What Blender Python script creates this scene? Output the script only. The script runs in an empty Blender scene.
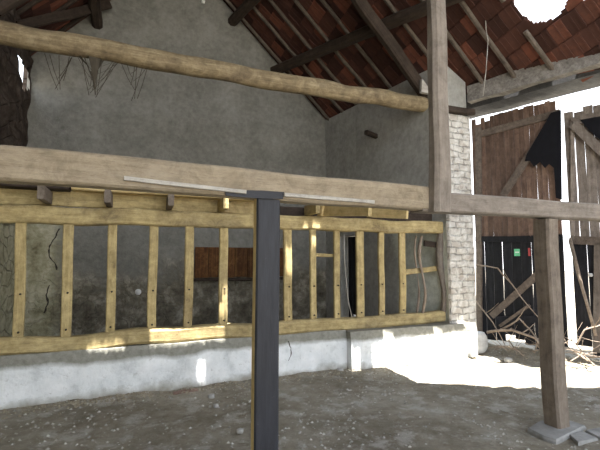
import bpy, bmesh, math, random
from mathutils import Vector, Matrix, noise
R = random.Random(7)
SC = bpy.context.scene
COL = SC.collection
PI = math.pi

# ------------------------------------------------------------------ camera
F = 417.0; PITCH = 0.0837; YAW = math.radians(-23.5); EYE = 1.6
cam = bpy.data.cameras.new('camera'); cam.sensor_width = 36.0; cam.lens = F/600*36
cam.clip_start = 0.05; cam.clip_end = 300
co = bpy.data.objects.new('camera', cam); COL.objects.link(co)
co.location = (0, 0, EYE); co.rotation_euler = (PI/2+PITCH, 0, YAW); SC.camera = co

def ray(px, py):
    r = px-300; u = 225-py
    f = F*math.cos(PITCH)-u*math.sin(PITCH); up = F*math.sin(PITCH)+u*math.cos(PITCH)
    return Vector((.917*r+.3989*f, -.3989*r+.917*f, up))
def on_y(px, py, y):            # where a sight line meets the plane y = const
    d = ray(px, py); return Vector((0, 0, EYE))+d*(y/d.y)
def on_z(px, py, z=0.0):
    d = ray(px, py); return Vector((0, 0, EYE))+d*((z-EYE)/d.z)

# ------------------------------------------------------------------ helpers
def tag(o, label=None, cat=None, group=None, kind=None):
    if label: o['label'] = label
    if cat: o['category'] = cat
    if group: o['group'] = group
    if kind: o['kind'] = kind
    return o
def empty(name, loc, label=None, cat=None, group=None, kind=None):
    o = bpy.data.objects.new(name, None); COL.objects.link(o); o.location = loc
    o.empty_display_size = .1
    return tag(o, label, cat, group, kind)
def link(name, verts, faces, mat, parent=None, matrix=None, smooth=False):
    me = bpy.data.meshes.new(name); me.from_pydata([tuple(v) for v in verts], [], faces); me.validate(); me.update()
    bm = bmesh.new(); bm.from_mesh(me); bmesh.ops.recalc_face_normals(bm, faces=bm.faces); bm.to_mesh(me); bm.free()
    if smooth:
        for p in me.polygons: p.use_smooth = True
    me.materials.append(mat)
    o = bpy.data.objects.new(name, me); COL.objects.link(o)
    M = matrix if matrix is not None else Matrix.Identity(4)
    if parent is not None:
        o.parent = parent; M = Matrix.Translation(-Vector(parent.location)) @ M
    o.matrix_basis = M
    return o
def copy_tree(o, parent=None):
    c = o.copy(); COL.objects.link(c)
    if parent: c.parent = parent
    for ch in list(o.children):
        copy_tree(ch, c)
    return c
def frame(p0, p1, roll=0.0):
    p0 = Vector(p0); p1 = Vector(p1); x = (p1-p0).normalized()
    zz = Vector((0, 0, 1)) if abs(x.z) < .95 else Vector((0, 1, 0))
    y = zz.cross(x).normalized(); z = x.cross(y)
    m = Matrix((x, y, z)).transposed().to_4x4()
    return Matrix.Translation(p0) @ m @ Matrix.Rotation(roll, 4, 'X'), (p1-p0).length
def timber(name, p0, p1, w, h, mat, parent=None, wob=.006, cham=.012, rnd=False, roll=0.0, seg=.25, taper=1.0, bend=0.0, rough=.0, smooth=None):
    M, L = frame(p0, p1, roll)
    n = max(2, int(L/seg)+1); sd = R.uniform(0, 100)
    vs = []; fs = []
    if rnd:
        k = 14; prof = [(math.cos(2*PI*i/k)*w/2, math.sin(2*PI*i/k)*h/2) for i in range(k)]
    else:
        a, b, c = w/2, h/2, min(cham, w/4, h/4)
        prof = [(-a+c, -b), (a-c, -b), (a, -b+c), (a, b-c), (a-c, b), (-a+c, b), (-a, b-c), (-a, -b+c)]
        k = 8
    for i in range(n):
        t = i/(n-1); x = L*t; s = 1+(taper-1)*t
        oy = wob*noise.noise(Vector((x*1.3, sd, 0))); oz = wob*noise.noise(Vector((x*1.3, sd, 7)))+bend*math.sin(PI*t)
        for j, (py, pz) in enumerate(prof):
            e = 1+(rough if rough else wob/max(w, h)*.6)*noise.noise(Vector((x*2.2, py*9+sd, pz*9)))
            vs.append((x, py*s*e+oy*2, pz*s*e+oz*2))
    for i in range(n-1):
        for j in range(k):
            fs.append((i*k+j, i*k+(j+1) % k, (i+1)*k+(j+1) % k, (i+1)*k+j))
    fs.append(tuple(range(k-1, -1, -1))); fs.append(tuple((n-1)*k+j for j in range(k)))
    return link(name, vs, fs, mat, parent, M, smooth=rnd if smooth is None else smooth)
def tube(name, pts, r, mat, parent=None, k=6, r1=None):
    pts = [Vector(p) for p in pts]; o0 = pts[0].copy(); vs = []; fs = []
    n = len(pts); r1 = r if r1 is None else r1
    for i, p in enumerate(pts):
        d = (pts[min(i+1, n-1)]-pts[max(i-1, 0)]).normalized()
        a = d.orthogonal().normalized() if abs(d.z) > .95 else Vector((0, 0, 1)).cross(d).normalized()
        b = d.cross(a); rr = r+(r1-r)*i/(n-1)
        for j in range(k):
            an = 2*PI*j/k; vs.append(p-o0+a*math.cos(an)*rr+b*math.sin(an)*rr)
    for i in range(n-1):
        for j in range(k): fs.append((i*k+j, i*k+(j+1) % k, (i+1)*k+(j+1) % k, (i+1)*k+j))
    fs.append(tuple(range(k-1, -1, -1))); fs.append(tuple((n-1)*k+j for j in range(k)))
    return link(name, vs, fs, mat, parent, Matrix.Translation(o0), smooth=True)
def prism(name, poly, z0, z1, mat, parent=None, top=None):
    """vertical prism over footprint poly; top(x,y) may give the height of each corner"""
    n = len(poly); c = Vector((poly[0][0], poly[0][1], z0))
    vs = [(x-c.x, y-c.y, 0) for x, y in poly]+[(x-c.x, y-c.y, (top(x, y) if top else z1)-z0) for x, y in poly]
    fs = [tuple(range(n-1, -1, -1)), tuple(range(n, 2*n))]+[(i, (i+1) % n, n+(i+1) % n, n+i) for i in range(n)]
    return link(name, vs, fs, mat, parent, Matrix.Translation(c))
def slab(name, o, U, V, N, poly, th, mat, parent=None):
    """flat outline (u,v) in plane o,U,V thickened by th along N"""
    o = Vector(o); pts = [o+U*a+V*b for a, b in poly]; n = len(pts); c = pts[0].copy()
    vs = [p-c for p in pts]+[p+N*th-c for p in pts]
    fs = [tuple(range(n-1, -1, -1)), tuple(range(n, 2*n))]+[(i, (i+1) % n, n+(i+1) % n, n+i) for i in range(n)]
    return link(name, vs, fs, mat, parent, Matrix.Translation(c))
def rock(name, loc, s, mat, parent=None, seed=0, sub=3, amp=.35):
    bm = bmesh.new(); bmesh.ops.create_icosphere(bm, subdivisions=sub, radius=1)
    for v in bm.verts:
        d = noise.noise(v.co*1.1+Vector((seed*3.1, 1, 2)))*amp+noise.noise(v.co*3+Vector((seed, 5, 2)))*amp*.3
        q = v.co*(1+d)
        q = Vector([max(-.78, min(.78, c)) for c in q])
        v.co = Vector((q.x*s[0], q.y*s[1], (q.z+.6)*s[2]))
    me = bpy.data.meshes.new(name); bm.to_mesh(me); bm.free()
    for p in me.polygons: p.use_smooth = True
    me.materials.append(mat); o = bpy.data.objects.new(name, me); COL.objects.link(o)
    o.location = Vector(loc)-(Vector(parent.location) if parent else Vector((0, 0, 0)))
    if parent: o.parent = parent
    return o

# ------------------------------------------------------------------ materials
class NT:
    def __init__(s, name, rough=.85, spec=.25):
        s.m = bpy.data.materials.new(name); s.m.use_nodes = True; s.t = s.m.node_tree
        s.b = s.t.nodes['Principled BSDF']; s.b.inputs['Roughness'].default_value = rough
        s.b.inputs['Specular IOR Level'].default_value = spec
        s.tc = s.t.nodes.new('ShaderNodeTexCoord')
    def n(s, ty, **kw):
        x = s.t.nodes.new(ty)
        for k, v in kw.items(): setattr(x, k, v)
        return x
    def l(s, a, b): s.t.links.new(a, b)
    def coord(s, scale=(1, 1, 1), rand=True):
        mp = s.n('ShaderNodeMapping'); mp.inputs['Scale'].default_value = scale; s.l(s.tc.outputs['Object'], mp.inputs[0])
        if rand:
            oi = s.n('ShaderNodeObjectInfo'); mu = s.n('ShaderNodeMath', operation='MULTIPLY'); mu.inputs[1].default_value = 40
            s.l(oi.outputs['Random'], mu.inputs[0]); s.l(mu.outputs[0], mp.inputs['Location'])
        return mp.outputs[0]
    def noise(s, co, scale, detail=6, rough=.6, dist=0):
        x = s.n('ShaderNodeTexNoise'); x.inputs['Scale'].default_value = scale; x.inputs['Detail'].default_value = detail
        x.inputs['Roughness'].default_value = rough; x.inputs['Distortion'].default_value = dist; s.l(co, x.inputs['Vector']); return x.outputs[0]
    def ramp(s, f, stops):
        x = s.n('ShaderNodeValToRGB'); e = x.color_ramp.elements
        while len(e) < len(stops): e.new(.5)
        for i, (p, c) in enumerate(stops):
            e[i].position = p; e[i].color = (c[0], c[1], c[2], 1) if not isinstance(c, (int, float)) else (c, c, c, 1)
        s.l(f, x.inputs[0]); return x.outputs[0]
    def mix(s, f, a, b, mode='MIX'):
        x = s.n('ShaderNodeMix', data_type='RGBA', blend_type=mode)
        if isinstance(f, (int, float)): x.inputs[0].default_value = f
        else: s.l(f, x.inputs[0])
        for q, i in ((a, 6), (b, 7)):
            if isinstance(q, tuple): x.inputs[i].default_value = (*q, 1)
            else: s.l(q, x.inputs[i])
        return x.outputs[2]
    def math(s, op, a, b=None, clamp=False):
        x = s.n('ShaderNodeMath', operation=op, use_clamp=clamp)
        for q, i in ((a, 0), (b, 1)):
            if q is None: continue
            if isinstance(q, (int, float)): x.inputs[i].default_value = q
            else: s.l(q, x.inputs[i])
        return x.outputs[0]
    def bump(s, h, dist=.01, st=1.0):
        x = s.n('ShaderNodeBump'); x.inputs['Distance'].default_value = dist; x.inputs['Strength'].default_value = st
        s.l(h, x.inputs['Height']); s.l(x.outputs[0], s.b.inputs['Normal'])
    def out(s, c): s.l(c, s.b.inputs['Base Color']); return s.m

def wood(name, dark, mid, light, stain=None, rough=.8, worm=.3, bd=.006, sx=1.0, vert=False):
    s = NT(name, rough); c = s.coord((14, 14, 1.2*sx) if vert else (1.2*sx, 14, 14)); c2 = s.coord((3, 3, 1.5) if vert else (1.5, 3, 3)); c3 = s.coord((30, 30, 4) if vert else (4, 30, 30))
    g = s.noise(c, 1.6, 8, .7, .3)
    col = s.ramp(g, [(.28, dark), (.5, mid), (.72, light)])
    big = s.noise(c2, 1.2, 5, .6)
    if stain: col = s.mix(s.ramp(big, [(.5, 0.0), (.68, .8)]), col, stain)
    iso = s.coord((1, 1, 1)); mot = s.noise(iso, 7, 9, .75, .4)
    col = s.mix(.38, col, s.ramp(mot, [(.34, tuple(x*.45 for x in dark)), (.5, mid), (.66, tuple(min(1, x*1.12) for x in light))]))
    fine = s.noise(c3, 3, 4, .7)
    col = s.mix(s.ramp(fine, [(.34, worm), (.42, 0.0)]), col, tuple(x*.35 for x in dark))
    if vert:
        oi = s.n('ShaderNodeObjectInfo'); col = s.mix(1.0, col, s.ramp(oi.outputs['Random'], [(0, .62), (1, 1.3)]), 'MULTIPLY')
    s.bump(s.math('ADD', s.math('ADD', g, s.math('MULTIPLY', mot, .8)), s.math('MULTIPLY', fine, .6)), bd, .9)
    return s.out(col)
M = {}
M['lintel'] = wood('weathered_tan_wood', (.18, .14, .095), (.29, .235, .165), (.40, .335, .245), (.21, .175, .135))
M['lintel2'] = wood('weathered_brown_wood', (.13, .107, .088), (.21, .178, .15), (.30, .26, .22))
M['post2'] = wood('grey_brown_wood', (.10, .078, .06), (.18, .145, .115), (.27, .225, .18))
M['rack'] = wood('yellow_oak', (.22, .16, .075), (.44, .34, .16), (.66, .53, .28), (.20, .15, .085))
M['rackrail'] = wood('yellow_oak_rail', (.20, .145, .07), (.42, .325, .155), (.64, .52, .28), (.13, .10, .065))
M['pine'] = wood('pale_sawn_wood', (.40, .29, .13), (.58, .44, .21), (.70, .57, .32))
M['log'] = wood('barked_log_wood', (.10, .075, .05), (.25, .19, .11), (.46, .38, .24), (.11, .08, .055))
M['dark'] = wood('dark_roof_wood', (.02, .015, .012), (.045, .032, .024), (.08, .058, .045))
M['raft'] = wood('grey_roof_wood', (.07, .055, .045), (.13, .105, .085), (.21, .17, .14))
M['eave_shade'] = wood('shaded_underside_beam', (.03, .03, .031), (.06, .059, .06), (.10, .10, .103))  # shade under the eaves beam, put into the wood colour
M['eave'] = wood('grey_dusty_beam', (.10, .09, .08), (.24, .22, .2), (.42, .40, .37))
M['board'] = wood('reddish_door_board', (.08, .05, .038), (.165, .105, .078), (.28, .19, .145), vert=True)
M['boardg'] = wood('grey_door_board', (.11, .09, .075), (.21, .175, .15), (.32, .28, .24), vert=True)
M['black'] = wood('tarred_dark_board', (.006, .006, .008), (.014, .014, .018), (.03, .03, .036), rough=.7, vert=True)
M['ledge'] = wood('brown_door_rail', (.07, .055, .045), (.14, .11, .09), (.22, .18, .15))
M['branch'] = wood('dry_branch', (.16, .12, .09), (.28, .22, .17), (.42, .35, .28))
M['lath'] = wood('grey_lath', (.26, .24, .21), (.42, .39, .35), (.6, .57, .52))
M['shut'] = wood('red_brown_shutter', (.035, .014, .008), (.12, .05, .018), (.34, .18, .06), sx=.5, vert=True)

def paint_black():
    s = NT('black_painted_wood', .6, .4); c = s.coord((1, 8, 8)); c2 = s.coord((3, 3, 3))
    g = s.noise(c, 3, 8, .7); w = s.noise(c2, 6, 8, .75)
    col = s.ramp(g, [(.3, (.010, .0105, .014)), (.7, (.028, .029, .037))])
    col = s.mix(s.ramp(w, [(.66, 0.0), (.74, .55)]), col, (.30, .29, .27))
    s.bump(g, .004, .8); return s.out(col)
M['paint'] = paint_black()
def plaster(name, a, b, c_, low=None, wash=False):
    s = NT(name, .95, .1); c = s.coord(rand=False)
    n1 = s.noise(c, 1.1, 9, .72, .3); n2 = s.noise(c, 9, 8, .7); n3 = s.noise(c, 40, 4, .7)
    col = s.ramp(n1, [(.34, a), (.5, b), (.66, c_)])
    col = s.mix(.35, col, s.ramp(n2, [(.3, tuple(x*.55 for x in a)), (.7, tuple(x*1.25 for x in c_))]))
    h = s.math('ADD', s.math('MULTIPLY', n2, .7), s.math('MULTIPLY', n3, .4))
    if low is not None:
        geo = s.n('ShaderNodeNewGeometry'); sp = s.n('ShaderNodeSeparateXYZ'); s.l(geo.outputs['Position'], sp.inputs[0])
        f = s.math('ADD', sp.outputs[2], s.math('MULTIPLY', s.noise(c, 1.1, 6, .65), -2.6))
        mask = s.ramp(s.math('MULTIPLY_ADD', f, -1.0), [(0, 0.0), (1, 1.0)])
        x = s.n('ShaderNodeMapRange'); x.inputs[1].default_value = .35; x.inputs[2].default_value = -.15; x.inputs[3].default_value = 0; x.inputs[4].default_value = 1
        s.l(f, x.inputs[0]); mask = x.outputs[0]
        vo = s.n('ShaderNodeTexVoronoi', feature='DISTANCE_TO_EDGE'); vo.inputs['Scale'].default_value = 3.2
        wv = s.n('ShaderNodeVectorMath', operation='ADD'); nn = s.n('ShaderNodeTexNoise'); nn.inputs['Scale'].default_value = 3; nn.inputs['Detail'].default_value = 5
        s.l(c, nn.inputs['Vector']); sc = s.n('ShaderNodeVectorMath', operation='SCALE'); sc.inputs[3].default_value = .9; s.l(nn.outputs[1], sc.inputs[0])
        s.l(c, wv.inputs[0]); s.l(sc.outputs[0], wv.inputs[1]); s.l(wv.outputs[0], vo.inputs['Vector'])
        joint = s.ramp(vo.outputs[0], [(.0, 0.0), (.05, 1.0)])
        stone = s.ramp(s.noise(c, 2.2, 9, .74, .15), [(.3, low[0]), (.5, low[1]), (.7, low[2])])
        stone = s.mix(s.math('MULTIPLY', s.math('SUBTRACT', 1.0, joint), s.ramp(s.noise(c, 1.7, 3, .5), [(.48, 0.0), (.7, .45)])), stone, (.06, .052, .04))
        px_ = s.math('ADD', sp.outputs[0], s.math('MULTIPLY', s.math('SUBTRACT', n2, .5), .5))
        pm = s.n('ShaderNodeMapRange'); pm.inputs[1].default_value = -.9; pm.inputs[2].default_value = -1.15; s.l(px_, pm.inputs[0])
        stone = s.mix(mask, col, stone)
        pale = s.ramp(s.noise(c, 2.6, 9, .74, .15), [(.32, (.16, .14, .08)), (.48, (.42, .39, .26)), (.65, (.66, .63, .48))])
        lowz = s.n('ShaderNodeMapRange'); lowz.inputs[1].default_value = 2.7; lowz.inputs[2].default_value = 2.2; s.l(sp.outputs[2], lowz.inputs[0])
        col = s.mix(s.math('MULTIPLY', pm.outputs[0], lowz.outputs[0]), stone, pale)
        h = s.math('ADD', h, s.math('MULTIPLY', s.math('MULTIPLY', joint, mask), .8))
    if wash:       # old limewash left on the low end of the side wall
        geo = s.n('ShaderNodeNewGeometry'); sp = s.n('ShaderNodeSeparateXYZ'); s.l(geo.outputs['Position'], sp.inputs[0])
        wob_ = s.math('MULTIPLY', s.math('SUBTRACT', n1, .5), 1.2)
        m1 = s.n('ShaderNodeMapRange'); m1.inputs[1].default_value = 6.75; m1.inputs[2].default_value = 6.6; s.l(s.math('ADD', sp.outputs[1], wob_), m1.inputs[0])
        m2 = s.n('ShaderNodeMapRange'); m2.inputs[1].default_value = 2.3; m2.inputs[2].default_value = 2.15; s.l(sp.outputs[2], m2.inputs[0])
        col = s.mix(s.math('MULTIPLY', m1.outputs[0], m2.outputs[0]), col, s.ramp(n2, [(.3, (.44, .46, .40)), (.7, (.72, .74, .67))]))
    s.bump(h, .02, .9); return s.out(col)
M['gable'] = plaster('grey_plaster', (.16, .155, .135), (.24, .233, .208), (.32, .312, .283), ((.05, .042, .032), (.19, .17, .13), (.50, .47, .39)))
M['wallr'] = plaster('grey_plaster_side', (.27, .264, .24), (.36, .352, .325), (.45, .442, .41), wash=True)
def rubble(name, a, b, c_, sc=2.6):
    s = NT(name, .95, .1); c = s.coord(rand=False)
    vo = s.n('ShaderNodeTexVoronoi'); vo.inputs['Scale'].default_value = sc; ve = s.n('ShaderNodeTexVoronoi', feature='DISTANCE_TO_EDGE'); ve.inputs['Scale'].default_value = sc
    s.l(c, vo.inputs[0]); s.l(c, ve.inputs[0]); n = s.noise(c, 5, 8, .7)
    bw = s.n('ShaderNodeRGBToBW'); s.l(vo.outputs['Color'], bw.inputs[0])
    col = s.ramp(s.math('ADD', s.math('MULTIPLY', bw.outputs[0], .4), s.math('MULTIPLY', n, .6)), [(.3, a), (.5, b), (.75, c_)])
    j = s.ramp(ve.outputs[0], [(.0, 0.0), (.1, 1.0)])
    col = s.mix(s.math('MULTIPLY', s.math('SUBTRACT', 1.0, j), .6), col, tuple(x*.4 for x in a))
    s.bump(s.math('ADD', s.math('MULTIPLY', j, 1.5), n), .04, 1); return s.out(col)
M['rubble'] = rubble('rubble_masonry', (.04, .03, .025), (.10, .08, .065), (.22, .19, .16))
def rubble_wall():
    s = NT('rubble_side_wall', .95, .1); c = s.coord((1, 1, 1.6), rand=False)
    vo = s.n('ShaderNodeTexVoronoi'); vo.inputs['Scale'].default_value = 2.6; ve = s.n('ShaderNodeTexVoronoi', feature='DISTANCE_TO_EDGE'); ve.inputs['Scale'].default_value = 2.6
    s.l(c, vo.inputs[0]); s.l(c, ve.inputs[0]); n = s.noise(c, 4, 8, .7)
    geo = s.n('ShaderNodeNewGeometry'); sp = s.n('ShaderNodeSeparateXYZ'); s.l(geo.outputs['Position'], sp.inputs[0])
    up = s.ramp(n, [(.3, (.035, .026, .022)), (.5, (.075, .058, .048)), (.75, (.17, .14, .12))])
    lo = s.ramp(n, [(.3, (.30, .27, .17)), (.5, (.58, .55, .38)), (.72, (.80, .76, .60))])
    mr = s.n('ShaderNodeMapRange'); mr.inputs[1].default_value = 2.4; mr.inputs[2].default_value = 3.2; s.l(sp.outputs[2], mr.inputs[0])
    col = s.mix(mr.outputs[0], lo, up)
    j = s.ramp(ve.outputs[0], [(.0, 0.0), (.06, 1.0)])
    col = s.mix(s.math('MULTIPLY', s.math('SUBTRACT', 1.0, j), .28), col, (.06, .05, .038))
    s.bump(s.math('ADD', j, n), .03, 1); return s.out(col)
M['walll'] = rubble_wall()
def bricks():
    s = NT('pale_brick_pier', .95, .1)
    geo = s.n('ShaderNodeNewGeometry'); sp = s.n('ShaderNodeSeparateXYZ'); s.l(geo.outputs['Position'], sp.inputs[0])
    cb = s.n('ShaderNodeCombineXYZ'); s.l(s.math('ADD', sp.outputs[0], sp.outputs[1]), cb.inputs[0]); s.l(sp.outputs[2], cb.inputs[1])
    nn = s.noise(geo.outputs['Position'], 4, 5, .6)
    ad = s.n('ShaderNodeVectorMath', operation='ADD'); sc = s.n('ShaderNodeVectorMath', operation='SCALE'); sc.inputs[3].default_value = .13
    cc = s.n('ShaderNodeCombineXYZ'); s.l(nn, cc.inputs[0]); s.l(nn, cc.inputs[1]); s.l(cc.outputs[0], sc.inputs[0]); s.l(cb.outputs[0], ad.inputs[0]); s.l(sc.outputs[0], ad.inputs[1])
    br = s.n('ShaderNodeTexBrick'); s.l(ad.outputs[0], br.inputs[0])
    br.inputs['Color1'].default_value = (.58, .55, .50, 1); br.inputs['Color2'].default_value = (.44, .39, .34, 1); br.inputs['Mortar'].default_value = (.32, .30, .27, 1)
    br.inputs['Scale'].default_value = 1; br.inputs['Mortar Size'].default_value = .012; br.inputs['Mortar Smooth'].default_value = .6
    br.inputs['Brick Width'].default_value = .24; br.inputs['Row Height'].default_value = .11
    n2 = s.noise(geo.outputs['Position'], 9, 6, .7)
    col = s.mix(s.ramp(n2, [(.42, 0.0), (.60, .85)]), br.outputs[0], (.72, .70, .66))
    s.bump(s.math('SUBTRACT', n2, br.outputs[1]), .02, 1); return s.out(col)
M['brick'] = bricks()
def concrete():
    s = NT('whitewashed_concrete', .9, .15); c = s.coord(rand=False)
    geo = s.n('ShaderNodeNewGeometry'); sp = s.n('ShaderNodeSeparateXYZ'); s.l(geo.outputs['Position'], sp.inputs[0])
    n1 = s.noise(c, 3.2, 8, .6); n2 = s.noise(c, 14, 8, .7); n3 = s.noise(c, 1.4, 6, .6)
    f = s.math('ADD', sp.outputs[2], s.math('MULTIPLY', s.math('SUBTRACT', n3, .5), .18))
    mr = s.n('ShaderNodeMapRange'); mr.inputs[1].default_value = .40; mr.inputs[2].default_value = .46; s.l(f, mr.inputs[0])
    white = s.ramp(n1, [(.3, (.50, .52, .52)), (.45, (.74, .76, .76)), (.65, (.86, .87, .87))])
    white = s.mix(s.ramp(n2, [(.3, .5), (.42, 0.0)]), white, (.30, .29, .25))
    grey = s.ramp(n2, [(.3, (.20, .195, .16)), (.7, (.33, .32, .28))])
    lo = s.n('ShaderNodeMapRange'); lo.inputs[1].default_value = .12; lo.inputs[2].default_value = .0; s.l(s.math('ADD', sp.outputs[2], s.math('MULTIPLY', s.math('SUBTRACT', n1, .5), .3)), lo.inputs[0])
    col = s.mix(lo.outputs[0], white, (.33, .31, .26))
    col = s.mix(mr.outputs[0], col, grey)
    s.bump(s.math('ADD', n1, n2), .015, .8); return s.out(col)
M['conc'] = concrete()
def dirt(name='earth_floor', out=False):
    s = NT(name, .95, .1); c = s.coord(rand=False)
    n1 = s.noise(c, 1.1, 8, .65); n2 = s.noise(c, 7, 8, .7); n3 = s.noise(c, 30, 5, .75); n4 = s.noise(c, 3, 8, .7)
    col = s.ramp(n1, [(.32, (.14, .115, .08)), (.5, (.25, .215, .16)), (.66, (.41, .375, .31))])
    col = s.mix(.45, col, s.ramp(n2, [(.3, (.11, .095, .07)), (.7, (.36, .34, .29))]))
    col = s.mix(s.ramp(n4, [(.52, 0.0), (.62, .6)]), col, (.46, .44, .40))
    vo = s.n('ShaderNodeTexVoronoi'); vo.inputs['Scale'].default_value = 13; s.l(c, vo.inputs[0])
    sp = s.ramp(vo.outputs[0], [(.10, 1.0), (.17, 0.0)])
    col = s.mix(s.math('MULTIPLY', sp, s.ramp(s.noise(c, 2.3, 3, .5), [(.42, 0.0), (.6, .8)])), col, (.55, .54, .50))
    s.bump(s.math('ADD', s.math('MULTIPLY', n2, 1.0), s.math('MULTIPLY', n3, .6)), .03, .9); return s.out(col)
M['dirt'] = dirt()
def tiles():
    s = NT('clay_roof_tile', .97, .05); at = s.n('ShaderNodeAttribute'); at.attribute_name = 'tone'; c = s.coord(rand=False)
    n = s.noise(c, 8, 6, .7)
    f = s.math('ADD', s.math('MULTIPLY', at.outputs['Fac'], .65), s.math('MULTIPLY', n, .45))
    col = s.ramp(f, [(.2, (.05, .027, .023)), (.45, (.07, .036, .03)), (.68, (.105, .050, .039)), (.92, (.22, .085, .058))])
    s.bump(n, .006, .6); return s.out(col)
M['tile'] = tiles()
def flat(name, c, rough=.8, var=.3, sc=12):
    s = NT(name, rough); q = s.coord(); n = s.noise(q, sc, 6, .7)
    s.bump(n, .004, .6); return s.out(s.ramp(n, [(.3, tuple(x*(1-var) for x in c)), (.7, tuple(min(1, x*(1+var)) for x in c))]))
M['stone'] = flat('grey_stone', (.36, .35, .33)); M['stonew'] = flat('pale_stone', (.6, .59, .56), sc=5)
M['slabm'] = flat('flagstone', (.26, .255, .245), sc=6); M['stoneb'] = flat('brown_stone', (.17, .155, .13)); M['stoner'] = flat('reddish_stone', (.22, .14, .11))
M['iron'] = flat('rusty_iron', (.03, .022, .018)); M['tarp'] = flat('black_cloth', (.007, .007, .010), .9)
M['rope'] = flat('dusty_string', (.42, .40, .36)); M['web'] = flat('dusty_cobweb', (.06, .05, .036)); M['chip'] = flat('pale_chips', (.33, .315, .28), .9, .6, 8)
M['green'] = flat('green_sticker', (.16, .55, .30), .6, .15); M['red'] = flat('red_sticker', (.42, .07, .07), .6, .15); M['white'] = flat('white_plastic', (.75, .75, .74), .5, .08)
M['straw'] = flat('straw_debris', (.26, .225, .165), .9, .4, 25)
M['hole'] = flat('dark_peg', (.05, .04, .03))

# ------------------------------------------------------------------ sun and sky
SUN = Vector((.03, 1, 0)).normalized()*math.cos(math.radians(75)); SUN.z = -math.sin(math.radians(75))
sl = bpy.data.lights.new('sun', 'SUN'); sl.energy = 15.0; sl.angle = math.radians(.25); sl.color = (1, .97, .92)
so = bpy.data.objects.new('sun', sl); COL.objects.link(so); so.rotation_euler = SUN.to_track_quat('-Z', 'Y').to_euler(); so.location = (0, 0, 20)
w = bpy.data.worlds.new('sky'); SC.world = w; w.use_nodes = True
wt = w.node_tree; bg = wt.nodes['Background']
tcw = wt.nodes.new('ShaderNodeTexCoord'); sp = wt.nodes.new('ShaderNodeSeparateXYZ'); wt.links.new(tcw.outputs['Generated'], sp.inputs[0])
rp = wt.nodes.new('ShaderNodeValToRGB'); rp.color_ramp.elements[0].color = (.95, .97, 1, 1); rp.color_ramp.elements[1].color = (.66, .80, 1, 1)
wt.links.new(sp.outputs[2], rp.inputs[0]); wt.links.new(rp.outputs[0], bg.inputs[0]); bg.inputs[1].default_value = 1.75

# ------------------------------------------------------------------ roof planes
def zr(x, y): return 5.06-.93*(x-4.6)-.18*(y-9)       # underside, right slope
def zl(x, y): return 6.97+1.1*(x+.235)-.18*(y-9)      # underside, left slope
RX = 1.045
def roof_z(x, y): return zr(x, y) if x > RX else zl(x, y)
def back_trace(p):          # where the sun ray that ends at p came through the roof
    p = Vector(p); t = 0
    while t < 14:
        q = p-SUN*t
        if q.z >= roof_z(q.x, q.y)+.065: return (q.x, q.y)
        t += .01
    return (p.x, p.y)
def inside(x, y, poly):
    c = False; n = len(poly)
    for i in range(n):
        x1, y1 = poly[i]; x2, y2 = poly[(i+1) % n]
        if (y1 > y) != (y2 > y) and x < (x2-x1)*(y-y1)/(y2-y1)+x1: c = not c
    return c
def dens(poly, n=4):
    out = []
    for i in range(len(poly)):
        a = Vector(poly[i]); b = Vector(poly[(i+1) % len(poly)])
        out += [a.lerp(b, k/n) for k in range(n)]
    return out
def g2(px, py): q = on_z(px, py, 0); return (q.x, q.y, 0)
big = [back_trace(p) for p in dens([g2(*q) for q in [(660, 389), (520, 387), (450, 385), (418, 383), (386, 366), (420, 362), (480, 358), (540, 358), (600, 361), (660, 365)]], 3)]  # unseen roof gap, outline shaped backwards from the wanted sun patch on the floor
def rect_y(x0, x1, y, z0, z1): return [back_trace(p) for p in dens([(x0, y, z0), (x1, y, z0), (x1, y, z1), (x0, y, z1)])]
small = [rect_y(3.13, 5.36, 5.30, .02, .44), rect_y(.38, 1.32, 5.49, .50, .80), rect_y(1.24, 1.42, 5.56, .9, 1.30), rect_y(2.2, 2.38, 5.56, 1.40, 1.78),
         rect_y(.95, 1.06, 5.44, .12, .35), rect_y(-.3, .1, 5.48, .52, .66), rect_y(2.45, 2.75, 5.5, 2.0, 2.25)]  # added roof gaps, each cut so a sun spot lands on the rack and trough
def on_roof(px, py):
    d = ray(px, py); C0 = Vector((0, 0, EYE)); t = 0
    while t < 20:
        q = C0+d.normalized()*t
        if q.z > zr(q.x, q.y)+.06: return (q.x, q.y)
        t += .01
keep = [on_roof(*q) for q in [(470, 2), (520, 2), (566, -12), (622, -12), (612, 60), (560, 72), (470, 90)]]
blob = [on_roof(*q) for q in [(511, -8), (515, 6), (523, 16), (534, 23), (545, 23), (557, 19), (565, 9), (569, -8)]]
HOLES = [big]+small+[blob]
def in_hole(x, y): return any(inside(x, y, h) and not (h is big and inside(x, y, keep)) for h in HOLES)
def bbox_hit(x0, x1, y0, y1, h):
    return not (x1 < min(p[0] for p in h) or x0 > max(p[0] for p in h) or y1 < min(p[1] for p in h) or y0 > max(p[1] for p in h))

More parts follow.
